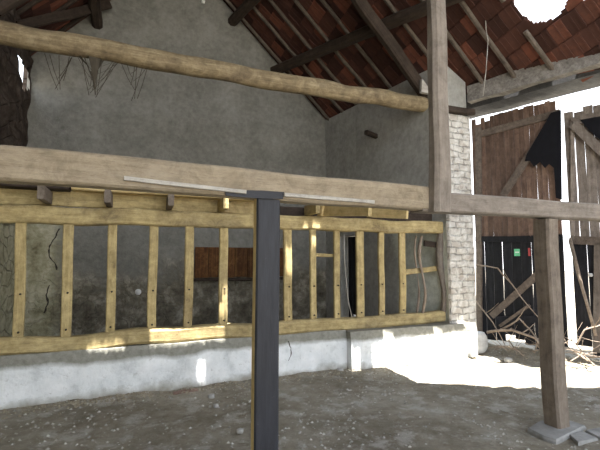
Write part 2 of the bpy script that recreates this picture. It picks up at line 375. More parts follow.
Y0, Y1 = -4.0, 9.35
def right_edge(y):          # the tiles stop on the eaves beam / wall head
    return 5.3+(y < 5.9)*.55 if y > 5.3 else 6.42+(3.55-y)*.33 if y > 1.5 else 7.1
def tile_roof(name, side):
    vs = []; fs = []; tones = []
    x0, x1 = (RX, 7.2) if side > 0 else (-1.80, RX)
    zf = zr if side > 0 else zl; m = .93 if side > 0 else 1.1
    step = .235; wt_ = .215; rows = int((x1-x0)/step)+1
    def quad_box(xa, xb, ya, yb, lift_a, lift_b, th, tone, ribs=True):
        # xa = lower end of tile, xb = upper end
        b = len(vs)
        for (x, l) in ((xa, lift_a), (xb, lift_b)):
            for y in (ya, yb):
                for t in (0, th): vs.append((x, y, zf(x, y)+l+t))
        for f in ((0, 2, 6, 4), (1, 5, 7, 3), (0, 1, 3, 2), (4, 6, 7, 5), (0, 4, 5, 1), (2, 3, 7, 6)): fs.append(tuple(b+i for i in f)); tones.append(tone)
    for r in range(rows):
        if side > 0: lo, hi = RX+(r+1)*step, RX+r*step-.06
        else: lo, hi = RX-(r+1)*step, RX-r*step+.06
        off = (r % 2)*wt_*.5
        y = Y0+off
        while y < Y1:
            ya, yb = y+.001, y+wt_-.0015; y += wt_
            tone = R.random(); j = R.uniform(-.008, .012)
            cx = (lo+hi)/2; cy = (ya+yb)/2
            if side > 0 and cx > right_edge(cy) or cx < -1.78: continue
            kp = inside(cx, cy, keep)
            hs = [h for h in HOLES if not (kp and h is big) and bbox_hit(min(lo, hi), max(lo, hi), ya, yb, h)]
            la, lb = .075+j, .035+j*.5
            if not hs:
                if R.random() < .006: tone = 1.3
                quad_box(lo, hi, ya, yb, la, lb, .018, tone)
                quad_box(lo, hi, ya, ya+.025, la-.014, lb-.014, .016, tone)      # side lug of the interlocking tile
                quad_box(lo, hi, cy-.012, cy+.012, la-.01, lb-.01, .012, tone*.9)
            elif any(inside(cx, cy, h) and h is big for h in hs): continue
            else:
                N = 12
                for a in range(N):
                    for b in range(N):
                        xa = lo+(hi-lo)*a/N; xb = lo+(hi-lo)*(a+1)/N; y_a = ya+(yb-ya)*b/N; y_b = ya+(yb-ya)*(b+1)/N
                        if any(inside((xa+xb)/2, (y_a+y_b)/2, h) for h in hs): continue
                        quad_box(xa, xb, y_a, y_b, la+(lb-la)*a/N, la+(lb-la)*(a+1)/N, .018, tone)
    me = bpy.data.meshes.new(name); me.from_pydata(vs, [], fs); me.update()
    at = me.attributes.new('tone', 'FLOAT', 'FACE'); at.data.foreach_set('value', tones)
    me.materials.append(M['tile']); o = bpy.data.objects.new(name, me); COL.objects.link(o)
    return tag(o, kind='structure')
tile_roof('ceiling', 1); tile_roof('ceiling', -1)

def spans(fn, a, b, step=.08):
    """intervals of [a,b] where fn is False"""
    out = []; s = None; t = a
    while t <= b+1e-6:
        if not fn(t):
            if s is None: s = t
            e = t
        else:
            if s is not None and e-s > .6: out.append((s, e))
            s = None
        t += step
    if s is not None and e-s > .15: out.append((s, e))
    return out
# rafters run down the slope, one timber each
near_hole = lambda x, y, d=.05: any(in_hole(x+a, y+b) for a in (-d, 0, d) for b in (-d, 0, d))
y = 8.85; k = 0
while y > -3.8:
    xe = right_edge(y)+.02
    for a, b in spans(lambda x: near_hole(x, y), RX, xe):
        if a > RX+.1 and b < xe-.15: continue
        o = timber('rafter', (a, y, zr(a, y)-.02), (b, y+R.uniform(-.05, .05), zr(b, y)-.02), .06, .065, M['raft'], wob=.012, seg=.5)
        tag(o, 'thin rough grey-brown rafter running down the right roof slope under the clay tiles', 'rafter', 'thin rafters of the right roof slope')
    for a, b in spans(lambda x: near_hole(x, y), -1.75, RX-.02):
        o = timber('rafter', (a, y, zl(a, y)-.02), (b, y, zl(b, y)-.02), .06, .065, M['dark'], wob=.012, seg=.5)
        tag(o, 'thin dark rafter of the left roof slope in the top left corner', 'rafter', 'thin rafters of the left roof slope')
    y -= .52; k += 1
# ------------------------------------------------------------------ roof carpentry
YT = 5.9
def big_timber(name, p0, p1, w, h, mat, label, cat, **kw):
    return tag(timber(name, p0, p1, w, h, mat, **kw), label, cat)
big_timber('purlin', (3.2, 9.2, 6.1), (4.68, 4.35, 5.61), .2, .2, M['dark'], 'dark roof purlin crossing behind the principal rafter at top centre', 'purlin', wob=.02, cham=.05)
big_timber('purlin', (2.2, 9.2, 7.05), (3.4, 3.0, 7.1), .2, .2, M['dark'], 'dark purlin end bearing on the gable wall near the top edge', 'purlin', wob=.02, cham=.05)
big_timber('purlin', (-.55, 9.2, 6.3), (-.55, -3.5, 8.5), .2, .2, M['dark'], 'dark purlin under the left roof slope in the top left corner', 'purlin', wob=.02, cham=.05)
big_timber('tie_beam', (-1.72, YT, 4.36), (5.16, YT, 4.44), .27, .28, M['log'], 'long round unsquared log tie beam spanning in front of the grey gable', 'beam', rnd=True, wob=.016, seg=.12, bend=-.02, rough=.14)
big_timber('principal_rafter', (5.12, YT-.02, 4.56), (1.4, YT-.02, 8.45), .15, .22, M['dark'], 'heavy dark sloping rafter landing on the right end of the log tie beam', 'rafter', wob=.008, cham=.03)
big_timber('principal_rafter', (-1.5, YT-.02, 4.65), (.8, YT-.02, 7.3), .16, .24, M['dark'], 'heavy dark sloping rafter rising from the left end of the log tie beam', 'rafter', wob=.02, cham=.03)
big_timber('brace', (-1.62, 7.7, 5.35), (-.35, 8.9, 6.75), .12, .16, M['dark'], 'short dark roof brace at the gable in the top left corner', 'brace', wob=.03)
big_timber('wall_bracket', (4.95, 7.2, 4.16), (4.55, 7.1, 4.2), .09, .09, M['dark'], 'short dark timber stub sticking out of the right plaster wall', 'timber')
tag(slab('wooden_gusset', (4.84, YT-.18, 4.57), Vector((1, 0, 0)), Vector((0, 0, 1)), Vector((0, 1, 0)), [(0, 0), (.27, 0), (.02, .25)], .06, M['lath']), 'small pale triangular block wedged where the sloping rafter meets the log', 'block')
G0 = Vector((6.25, 5.6, 0)); GD = Vector((.33, -.944, 0)); GN = Vector((-.944, -.33, 0))
# eaves beam over the gateway
E0 = Vector((5.62, 5.44, 0)); E1 = Vector((7.35, .2, 0)); ed = (E1-E0).normalized(); en = Vector((-ed.y, ed.x, 0))
def eaves(a0, a1, da, db, z0, z1, mat, label, amp):
    vs = []; fs = []; n = 30; prof = [(da, z0), (da, z1), (db, z1), (db, z0)]
    for i in range(n):
        t = i/(n-1); p = a0.lerp(a1, t)
        for j, (d, z) in enumerate(prof):
            if j > 1 and db is None: d = ((G0+GN*-.12)-p).dot(GN)/en.dot(GN)
            q = p+en*d; q.z = z+amp*noise.noise(Vector((t*12, j*5, 1))); q += en*amp*.7*noise.noise(Vector((t*14, j*5, 9))); vs.append(q-a0)
    for i in range(n-1):
        for j in range(4): fs.append((i*4+j, i*4+(j+1) % 4, i*4+4+(j+1) % 4, i*4+4+j))
    fs += [(3, 2, 1, 0), tuple((n-1)*4+j for j in range(4))]
    tag(link('eaves_beam', vs, fs, mat, None, Matrix.Translation(a0)), label, 'beam')
eaves(E0, E1, 0, .16, 4.41, 4.70, M['eave'], 'pale dusty timber beam along the eaves above the barn doors', .03)
eaves(E0-ed*.35, E1, .20, None, 4.35, 4.68, M['eave_shade'], 'timber lintel behind the pale beam over the barn doors, underside shade put into its dark colour', .015)  # separate timber in a darker colour so the underside looks shaded

# ------------------------------------------------------------------ walls and floor
def gable():
    pts = [(-1.68, 0), (5.4, 0), (5.4, zr(5.4, 9)+.02), (RX, zr(RX, 9)+.02), (-1.68, zl(-1.68, 9)+.02)]
    return tag(slab('wall_back', (0, 9.0, 0), Vector((1, 0, 0)), Vector((0, 0, 1)), Vector((0, 1, 0)), pts, .45, M['gable']), kind='structure')
gable()
def left_wall():
    vs = []; fs = []; ny, nz = 96, 60; ya, yb = -4.0, 9.05
    def pos(i, j, s):
        y = ya+(yb-ya)*i/ny; zt = zl(-1.7, y); z = zt*j/nz
        d = .09*noise.noise(Vector((y*1.3, z*1.6, 3)))+.05*noise.noise(Vector((y*4, z*4, 8)))
        if z < 2.3: d *= .5
        return (-1.62+d, y, z) if s == 0 else (-1.76, y, z)
    def hole(i, j, s=0):
        y = ya+(yb-ya)*(i+.5)/ny; zt = zl(-1.7, y); z = zt*(j+.5)/nz
        if y < 7: return False
        if s == 0: return abs((y-8.42)/.48)**2+((z-4.82)/.21)**2 < 1
        return abs((y-8.70)/1.0)**2+((z-4.95)/.42)**2 < 1
    idx = {}
    def vid(i, j, s):
        k = (i, j, s)
        if k not in idx: idx[k] = len(vs); vs.append(pos(i, j, s))
        return idx[k]
    for i in range(ny):
        for j in range(nz):
            if not hole(i, j): fs.append((vid(i, j, 0), vid(i+1, j, 0), vid(i+1, j+1, 0), vid(i, j+1, 0)))
            if not hole(i, j, 1): fs.append((vid(i, j, 1), vid(i, j+1, 1), vid(i+1, j+1, 1), vid(i+1, j, 1)))
            for (di, dj, e) in ((-1, 0, ((i, j), (i, j+1))), (1, 0, ((i+1, j), (i+1, j+1))), (0, -1, ((i, j), (i+1, j))), (0, 1, ((i, j+1), (i+1, j+1)))):
                a, b = i+di, j+dj
                if a < 0 or a >= ny or b < 0 or b >= nz:
                    fs.append((vid(*e[0], 0), vid(*e[1], 0), vid(*e[1], 1), vid(*e[0], 1)))
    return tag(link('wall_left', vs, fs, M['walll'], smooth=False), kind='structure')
left_wall()
def wl(y): return 5.1+.141*(5.45-y)
wr = [(8.44, 9.0), (5.46, 7.84)]
top = lambda x, y: min(zr(x, y)+.0, 5.05)
for (ya, yb) in ((8.44, 9.0), (5.45, 7.84)):
    tag(prism('wall_right', [(wl(ya), ya), (wl(ya)+.5, ya), (wl(yb)+.5, yb), (wl(yb), yb)], 0, 5, M['wallr'], top=top), kind='structure')
tag(prism('wall_right', [(wl(7.84), 7.84), (wl(7.84)+.5, 7.84), (wl(8.44)+.5, 8.44), (wl(8.44), 8.44)], 2.15, 5, M['wallr'], top=top), kind='structure')
# brick pier, the free end of the side wall
def pier():
    vs = []; fs = []; nz = 60; k = 16
    for j in range(nz+1):
        z = 4.12*j/nz
        for i in range(k+1):
            t = i/k; x = 5.08+.54*t
            d = .018*noise.noise(Vector((x*9, z*11, 2)))
            vs.append((x, 5.40+d, z))
        vs.append((5.62+.03*noise.noise(Vector((3, z*9, 1))), 5.445, z)); vs.append((5.06, 5.445, z))
    m = k+3
    for j in range(nz):
        for i in range(m): fs.append((j*m+i, j*m+(i+1) % m, (j+1)*m+(i+1) % m, (j+1)*m+i))
    fs += [tuple(range(m-1, -1, -1)), tuple(nz*m+i for i in range(m))]
    return tag(link('wall_right', vs, fs, M['brick']), kind='structure')
pier()
tag(prism('wall_right', [(7.4, .2), (7.4, -4.0), (7.9, -4.0), (7.9, .2)], 0, 5.0, M['wallr']), kind='structure')
big_timber('wall_plate', (5.02, 5.36, 4.17), (5.66, 5.36, 4.19), .12, .1, M['dark'], 'short dark timber lying across the head of the brick pier', 'timber')

def ground_z(x, y):
    z = .02*noise.noise(Vector((x*1.1, y*1.1, 0)))+.012*noise.noise(Vector((x*4, y*4, 5)))
    gx = 6.25+.35*(5.6-y)
    d = gx-x
    if 2.2 < y < 6.2: z += .10*math.exp(-((max(d, 0))/.38)**2)*(1+.5*noise.noise(Vector((x*5, y*5, 3))))
    if -1.7 < x < 5.6 and 4.9 < y < 5.5: z += .03*(y-4.9)/.6*(1+noise.noise(Vector((x*4, y*4, 1))))
    return z
vs = []; fs = []; gx, gy = 170, 170
for j in range(gy+1):
    for i in range(gx+1):
        x = -2.2+10.2*i/gx; y_ = -4.2+14*j/gy; vs.append((x, y_, ground_z(x, y_)))
for j in range(gy):
    for i in range(gx): a = j*(gx+1)+i; fs.append((a, a+1, a+gx+2, a+gx+1))
tag(link('floor', vs, fs, M['dirt'], smooth=True), kind='structure')
gd = link('ground', [(-60, -60, -.06), (60, -60, -.06), (60, 60, -.06), (-60, 60, -.06)], [(0, 1, 2, 3)], M['dirt']); tag(gd, kind='structure')

def crack(pts, yy, w_, parent, mat='hole'):
    P = [on_y(px, py, yy) for px, py in pts]; Q = []
    for i in range(len(P)-1):
        for k in range(4):
            q = P[i].lerp(P[i+1], k/4); q.x += .03*noise.noise(q*9); q.z += .02*noise.noise(q*7+Vector((3, 3, 3))); Q.append(q)
    L = []; Rr = []
    for i, q in enumerate(Q): ww = w_*(.35+abs(noise.noise(q*11))*1.6); L.append(q+Vector((-ww, 0, 0))); Rr.append(q+Vector((ww, 0, 0)))
    n = len(L); o0 = L[0].copy(); vs = [p-o0 for p in L]+[p-o0 for p in Rr]+[p-o0+Vector((0, .01, 0)) for p in L]+[p-o0+Vector((0, .01, 0)) for p in Rr]; fs = []
    for i in range(n-1):
        fs += [(i, i+1, n+i+1, n+i), (2*n+i, 3*n+i, 3*n+i+1, 2*n+i+1), (i, 2*n+i, 2*n+i+1, i+1), (n+i, n+i+1, 3*n+i+1, 3*n+i)]
    return link('crack', vs, fs, M[mat], parent, Matrix.Translation(o0))
WB = [o for o in COL.objects if o.name == 'wall_back'][0]
crack([(60, 228), (55, 238), (50, 246), (49, 256), (55, 264), (57, 272)], 8.995, .018, WB)
crack([(49, 285), (46, 295), (47, 304), (43, 316)], 8.995, .016, WB)

# small side door glimpsed behind the rack
d3 = empty('door_3', (wl(8.14)+.2, 8.14, 0), kind='structure')
for i in range(4):
    ya = 7.86+i*.145
    prism('plank', [(wl(ya)+.2, ya), (wl(ya)+.235, ya), (wl(ya+.13)+.235, ya+.13), (wl(ya+.13)+.2, ya+.13)], [.62, .5, .38, .3][i], 2.13, M['black'], d3)
# shutter on the back wall
pa = on_y(195, 247, 8.93); pb = on_y(284, 277, 8.93)
w1 = empty('window_1', ((pa.x+pb.x)/2, 8.96, pb.z), kind='structure')
nb = 7; wd = (pb.x-pa.x)/nb
for i in range(nb):
    x = pa.x+i*wd
    prism('shutter_board', [(x+.006, 8.93), (x+wd-.006, 8.93), (x+wd-.006, 8.975), (x+.006, 8.975)], pb.z+R.uniform(0, .02), pa.z, M['shut'], w1)
timber('sill', (pa.x-.1, 8.93, pb.z-.03), (pb.x+.1, 8.93, pb.z-.03), .12, .06, M['dark'], w1)

# ------------------------------------------------------------------ front frame: lintel and posts
YL = 2.8
big_timber('lintel_beam', (-1.66, YL-.03, 2.148), (2.38, YL-.03, 2.104), .14, .196, M['lintel'], 'long pale brown squared beam crossing the picture from the left wall', 'beam', wob=.008, cham=.014, seg=.12)
big_timber('cross_beam', (2.28, YL-.0, 2.085), (6.9, YL, 2.105), .17, .17, M['lintel2'], 'darker squared beam continuing right from the upper post across the doorway', 'beam', wob=.008, cham=.014, seg=.12)
bp = big_timber('support_post', (.945, YL-.045, 0), (.945, YL-.045, 2.03), .172, .09, M['paint'], 'black painted square post standing under the long beam', 'post', wob=.004, cham=.012)
bp.data.materials.append(M['pine'])
for pf in bp.data.polygons:
    if (bp.matrix_basis.to_3x3() @ pf.normal).x < -.9: pf.material_index = 1
big_timber('support_post', (3.875, YL, .035), (3.87, YL, 2.0), .168, .168, M['post2'], 'grey-brown square post standing on a stone slab near the doors', 'post', wob=.008, cham=.02)
big_timber('upper_post', (2.425, YL-.13, 1.99), (2.445, YL-.13, 4.75), .178, .13, M['lintel2'], 'slender rough-hewn upright post rising from the beam past the log end', 'post', wob=.009, cham=.04, rough=.10, seg=.1, taper=.8)
LB = [o for o in COL.objects if o.name == 'lintel_beam'][0]
pp = [on_y(px, py, YL-.108) for px, py in [(224, 188), (240, 190), (262, 190.5), (284, 192), (283, 199), (262, 198.5), (240, 197), (226, 195.5)]]
link('paint_patch', [p-pp[0] for p in pp]+[p-pp[0]+Vector((0, .012, 0)) for p in pp], [tuple(range(8)), tuple(range(15, 7, -1))]+[(i, (i+1) % 8, 8+(i+1) % 8, 8+i) for i in range(8)], M['paint'], None, Matrix.Translation(pp[0]))
pt = [o for o in COL.objects if o.name == 'paint_patch'][0]; mw = pt.matrix_basis.copy(); pt.parent = LB; pt.matrix_basis = LB.matrix_basis.inverted() @ mw
# laths nailed on the beam face
yl = 2.685
for (a, b, lb) in (((124, 178), (246, 192), 'grey weathered lath nailed to the beam left of the black post'), ((284, 194.5), (374, 202), 'grey weathered lath nailed to the beam right of the black post')):
    p = on_y(*a, yl); q = on_y(*b, yl)
    big_timber('lath', p, q, .02, .026, M['lath'], lb, 'lath', wob=.003, cham=.003)
# stone base and flagstones
def flagstone(px, z, th, mat, label):
    pts = [on_z(x, y_, z) for x, y_ in px]; c = sum(pts, Vector())/len(pts); c.z = z-th
    n = len(pts); vs = []
    for s, zz in ((1.03, 0), (1.0, th*.75), (.94, th)):
        for p in pts: d = (p-c); vs.append((d.x*s, d.y*s, zz))
    fs = [tuple(range(n-1, -1, -1)), tuple(2*n+i for i in range(n))]
    for l in range(2): fs += [(l*n+i, l*n+(i+1) % n, (l+1)*n+(i+1) % n, (l+1)*n+i) for i in range(n)]
    return tag(link('stone_slab', vs, fs, mat, None, Matrix.Translation(c)), label, 'stone')
flagstone([(527, 428), (540, 420), (568, 419), (586, 425), (556, 440), (543, 436)], .04, .07, M['slabm'], 'pale square stone slab under the foot of the grey-brown post')
flagstone([(569, 434), (583, 431), (598, 438), (578, 442)], .03, .05, M['slabm'], 'small pale flagstone set in the floor right of the post base')
flagstone([(585, 430), (600, 427), (620, 434), (601, 438)], .03, .05, M['slabm'], 'flagstone set in the floor at the bottom right edge')

# ------------------------------------------------------------------ hay rack
YR = 5.62
rack = empty('hay_rack', (1.8, YR, .57), 'long yellowish wooden hay rack of upright slats between two rails on the concrete trough', 'hay rack')
timber('top_rail', (-1.66, YR, 2.12), (5.06, YR, 2.15), .20, .20, M['rackrail'], rack, wob=.02, cham=.02, seg=.15)
timber('bottom_rail', (-1.62, YR-.04, .655), (5.06, YR-.04, .645), .18, .18, M['rackrail'], rack, wob=.03, cham=.03, seg=.15)
timber('back_board', (-1.66, YR+.10, 2.34), (1.9, YR+.10, 2.35), .04, .20, M['rack'], rack, wob=.01)
timber('back_board', (1.95, YR+.12, 2.31), (5.0, YR+.12, 2.33), .04, .16, M['dark'], rack, wob=.01)
slats = [(20, 10), (67, 10), (111, 9), (152, 9), (188, 9), (223.5, 9), (266, 8), (288, 9), (313, 7), (337, 7), (360, 9), (381, 7), (402, 8)]
for i, (px, wpx) in enumerate(slats):
    p = on_y(px, 300, YR-.03); q = on_y(px+(1.5 if px < 200 else -.5), 225, YR-.03)
    dpt = Vector((.399*p.x+.917*p.y, 0, 0)).x
    ww = wpx/417*dpt*.95
    s = timber('slat', (p.x, YR-.03, .70), (q.x, YR-.03, 2.07), ww, .05, M['rack'], rack, wob=.008, cham=.01, seg=.12)
    for zz in (.80, 1.22):
        tube('peg', [(p.x+.005, YR-.075, zz), (p.x+.005, YR-.045, zz)], .012, M['hole'], rack, 6)
timber('slat', on_y(421, 320, YR), on_y(423, 236, YR), .045, .05, M['branch'], rack, rnd=True, wob=.05, seg=.1)
timber('slat', on_y(443, 318, YR-.02), on_y(441, 226, YR-.02), .12, .10, M['lintel2'], rack, wob=.04, seg=.15, cham=.03)
timber('slat', on_y(416, 318, YR+.06), on_y(418, 236, YR+.06), .03, .03, M['branch'], rack, rnd=True, wob=.05, seg=.1)
timber('cross_rail', on_y(404, 272, YR+.05), on_y(440, 268, YR+.05), .03, .09, M['rackrail'], rack, wob=.01)
timber('cross_rail', on_y(424, 243, YR+.05), on_y(440, 245, YR+.05), .03, .10, M['dark'], rack, wob=.01)
timber('cross_rail', on_y(316, 255, YR+.03), on_y(334, 255.5, YR+.03), .03, .05, M['rack'], rack, wob=.003)
p = on_y(-6, 187, YR-.02); q = on_y(70, 190, YR-.02)
tag(timber('plank', (-1.6, YR+.02, 2.475), (q.x, YR+.02, 2.475), .3, .11, M['dark'], wob=.004), 'dark plank end lying over the joists at the far left', 'plank')
tag(timber('plank', (q.x+.02, YR+.02, 2.45), (2.05, YR+.02, 2.45), .26, .045, M['pine'], wob=.006), 'long pale plank lying over the joists left of the black post', 'plank')
# joist ends on the top rail
for px, lb in ((40, 'leftmost'), (107, 'second from left'), (171, 'third from left'), (226, 'left of the black post'), (318, 'right of the black post')):
    p = on_y(px, 205, YR-.38)
    o = timber('joist', (p.x, YR-.38, 2.335), (p.x+.02, YR+.06, 2.33), .07, .15, M['post2'] if px < 200 else M['rack'], wob=.002, cham=.006)
    tag(o, 'stub of joist sitting on top of the rack rail, '+lb, 'joist', 'joist ends on the rack rail')
p = on_y(370, 213, 4.4)
tag(timber('joist', (2.74, 5.6, 2.34), (p.x, 4.4, p.z+.05), .055, .17, M['pine'], wob=.004, cham=.006), 'pale yellow sawn joist sticking out over the rack, nearer of two', 'joist')
p = on_y(407.5, 216.5, 4.95)
tag(timber('joist', (3.62, 5.6, 2.36), (p.x, 4.95, p.z+.05), .055, .17, M['pine'], wob=.004, cham=.006), 'pale yellow sawn joist sticking out over the rack, shorter right one', 'joist')

# ------------------------------------------------------------------ concrete troughs
def block(name, x0, x1, yf0, yf1, yb, zt, label):
    vs = []; fs = []; nx = int((x1-x0)/.06); nz = 12; nyb = 4
    prof = [(0, zt*j/nz) for j in range(nz+1)]+[((j+1)/nyb, zt) for j in range(nyb)]+[(1, 0)]
    k = len(prof)
    for i in range(nx+1):
        t = i/nx; x = x0+(x1-x0)*t; yf = yf0+(yf1-yf0)*t
        for (d, z) in prof:
            y_ = yf+(yb-yf)*d
            e = .012*noise.noise(Vector((x*3, z*5, d*5)))+.006*noise.noise(Vector((x*12, z*14, 1)))
            zz = z+(.012*noise.noise(Vector((x*2, 4, d))) if z > 0 else 0)
            if d == 0: y_ += e+(.03*(z/zt)**6)
            vs.append((x-x0, y_-yf0, zz))
    for i in range(nx):
        for j in range(k): fs.append((i*k+j, i*k+(j+1) % k, (i+1)*k+(j+1) % k, (i+1)*k+j))
    fs += [tuple(range(k-1, -1, -1)), tuple(nx*k+j for j in range(k))]
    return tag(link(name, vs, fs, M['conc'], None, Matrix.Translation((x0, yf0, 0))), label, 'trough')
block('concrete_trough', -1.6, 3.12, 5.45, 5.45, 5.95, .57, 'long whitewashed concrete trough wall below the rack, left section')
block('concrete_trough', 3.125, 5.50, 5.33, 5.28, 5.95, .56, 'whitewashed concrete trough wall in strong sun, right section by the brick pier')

TR = [o for o in COL.objects if o.name == 'concrete_trough'][0]
crack([(288, 342), (292, 348), (291, 356), (288, 362)], 5.447, .008, TR)
# ------------------------------------------------------------------ barn doors
G0 = Vector((6.25, 5.6, 0)); GD = Vector((.33, -.944, 0)); GN = Vector((-.944, -.33, 0))   # GN points into the barn
UZ = Vector((0, 0, 1))
def gp(px, py, off=0.0):
    d = ray(px, py); o = G0+GN*off; n = GN; C0 = Vector((0, 0, EYE))
    t = (o-C0).dot(n)/d.dot(n); P = C0+d*t
    return ((P-G0).dot(GD), P.z)
def gboard(name, s0, s1, z0, z1, off, th, mat, parent, slant=0):
    sd = R.uniform(0, 99); n = 10; L = []; Rr = []
    for i in range(n+1):
        z = z0+(z1-z0)*i/n; e = .006*noise.noise(Vector((z*2, sd, 0)))
        L.append((s0+e+slant*i/n, z)); Rr.append((s1+e*.8+slant*i/n, z))
    return slab(name, G0+GN*off, GD, UZ, GN, L+Rr[::-1], th, mat, parent)
def gbar(name, a, b, wd, off, th, mat, parent):
    A = Vector(gp(*a, off)); B = Vector(gp(*b, off)); d = (B-A).normalized(); nrm = Vector((-d.y, d.x))*wd/2
    return slab(name, G0+GN*off, GD, UZ, GN, [tuple(A-nrm), tuple(B-nrm), tuple(B+nrm), tuple(A+nrm)], th, mat, parent)
zm = gp(520, 236)[1]
sL, sR = gp(475.5, 230)[0], gp(562.5, 230)[0]
D1 = empty('door_1', G0+GD*((sL+sR)/2), kind='structure')
n = 17; wd = (sR-sL)/n
def top_z(s):
    # top edge of the leaf follows the eaves beam
    a = gp(495, 114); b = gp(560, 98.5); return a[1]+(b[1]-a[1])*(s-a[0])/(b[0]-a[0])
for i in range(n):
    s = sL+i*wd; g = .002 if i not in (2, 4, 13) else .006
    gboard('plank', s+g, s+wd-.003, zm-.04, top_z(s)-R.uniform(0, .03)-(.10 if i in (1, 3) else 0), 0, .025, M['board'], D1)
n2 = 9; wd2 = (sR-sL)/n2
for i in range(n2):
    s = sL+i*wd2; zb = .12+([.0, .05, .06, .18, .12, .05, .0, .03, .1][i])
    gboard('plank', s+.004, s+wd2-(.004 if i not in (1, 6) else .010), zb, zm, .0, .028, M['black'], D1, slant=R.uniform(-.01, .01))
gbar('stile', (479, 128), (480, 345), .10, .03, .05, M['ledge'], D1)
gbar('ledge', (478, 135), (560, 113), .12, .03, .04, M['ledge'], D1)
gbar('ledge', (476, 239), (560, 239.5), .10, .03, .04, M['black'], D1)
gbar('ledge', (497, 320), (560, 318), .12, .03, .04, M['black'], D1)
gbar('brace', (503, 196), (554, 118), .12, .07, .035, M['ledge'], D1)
gbar('brace', (492, 316), (552, 262), .11, .03, .04, M['ledge'], D1)
gbar('brace', (500, 326), (530, 305), .05, .07, .03, M['ledge'], D1)
a = gp(514, 249, .03); b = gp(520, 256, .03)
k1 = slab('sticker', G0+GN*.03, GD, UZ, GN, [(a[0], b[1]), (b[0], b[1]), (b[0], a[1]), (a[0], a[1])], .004, M['green'], D1)
c1 = gp(515, 251.7, .034); c2 = gp(519, 252.8, .034)
slab('sticker_stripe', G0+GN*.034, GD, UZ, GN, [(c1[0], c2[1]), (c2[0], c2[1]), (c2[0], c1[1]), (c1[0], c1[1])], .002, M['white'], D1)
a = gp(528, 248, .03); b = gp(530.4, 256, .03)
slab('sticker', G0+GN*.03, GD, UZ, GN, [(a[0], b[1]), (b[0], b[1]), (b[0], a[1]), (a[0], a[1])], .004, M['red'], D1)
tp = [(551, 113), (561, 110), (562, 200), (556, 198), (554, 168), (549, 164), (545, 168), (540, 162), (534, 167), (530, 161), (525, 161), (527, 154), (536, 139)]
tag(slab('torn_cloth', G0+GN*.115, GD, UZ, GN, [gp(*q, .115) for q in tp], .012, M['tarp']), 'torn black cloth hanging over the brace of the left barn door', 'cloth')
# right leaf
qL = gp(570, 230)[0]; qR = qL+1.75
D2 = empty('door_2', G0+GD*((qL+qR)/2), kind='structure')
n = 13; wd = (qR-qL)/n; zm2 = gp(585, 240)[1]
for i in range(n):
    s = qL+i*wd
    gboard('plank', s+(.003 if i != 1 else .010), s+wd-.003, zm2-.04, gp(585, 107)[1]-R.uniform(0, .08)+.02*i, 0, .025, M['boardg'], D2)
for i in range(8):
    s = qL+i*qR*0+i*(qR-qL)/8
    gboard('plank', s+(.02 if i == 0 else .004), s+(qR-qL)/8-.004, .12+(.15 if i in (0, 3) else 0), zm2, 0, .028, M['black'], D2)
gbar('stile', (573, 122), (573, 243), .05, .03, .04, M['boardg'], D2)
gbar('ledge', (572, 122), (640, 108), .13, .03, .04, M['boardg'], D2)
gbar('ledge', (572, 240), (640, 243), .13, .03, .04, M['ledge'], D2)
gbar('stile', (598, 243), (597, 352), .09, .03, .04, M['boardg'], D2)
gbar('brace', (573, 124), (640, 187), .13, .07, .035, M['boardg'], D2)
tag(slab('torn_cloth', G0+GN*.066, GD, UZ, GN, [gp(*q, .066) for q in [(580, 120), (625, 112), (625, 163), (612, 152), (600, 140), (590, 131)]], .012, M['tarp']), 'black cloth filling the upper corner of the right barn door', 'cloth')
a = gp(591, 275, .03)
rock('door_knob', G0+GD*a[0]+UZ*(a[1]-.02)+GN*.05, (.035, .035, .035), M['white'], D2, 3, 2, .1)
# leaning poles by the right leaf
def pole(a, b, r, label, r1=None, mat='branch'):
    return tag(tube('pole', [a, Vector(a).lerp(Vector(b), .5)+Vector((.01, .02, .0)), b], r, M[mat], r1=r1), label, 'pole')
def gw(px, py, off): s, z = gp(px, py, off); return G0+GD*s+GN*off+UZ*z
pole(gw(596, 336, .30), gw(570, 238, .12), .022, 'thin grey pole leaning against the right barn door, nearer one')
pole(gw(592, 322, .24), gw(569, 240, .1), .016, 'thinner grey pole leaning behind the other at the right barn door')

# ------------------------------------------------------------------ stones, branches, debris
r = on_z(197, 385)
tag(rock('stone', (r.x, r.y, 0), (.075, .06, .09), M['stoneb'], None, 2), 'fist-sized brown stone on the floor against the trough wall', 'stone')
r = on_z(186, 393); tag(rock('stone', (r.x, r.y, -.015), (.2, .1, .03), M['stoner'], None, 5), 'flat reddish stone bedded in the earth below the trough', 'stone')
r = on_z(483, 354); tag(rock('stone', (r.x+.02, r.y+.12, .02), (.17, .15, .24), M['stonew'], None, 9, amp=.2), 'large pale squared stone at the foot of the brick pier', 'stone')
for i, (px, py, s) in enumerate(((211, 398, .04), (216, 407, .03), (240, 433, .035), (340, 352+20, .05), (470, 356, .05), (508, 362, .06), (448, 366, .03))):
    r = on_z(px, py)
    tag(rock('stone', (r.x, r.y, .0), (s*1.2, s, s*.8), M['stone'], None, i+20, 2), ['small blue-grey stone below the reddish stone', 'small round pebble on the floor just below the blue-grey stone', 'small light stone on the floor left of the black post', 'rubble lump at the foot of the trough joint', 'stone at the foot of the brick pier', 'stone in front of the branch pile', 'small stone in the sunlit strip'][i], 'stone')
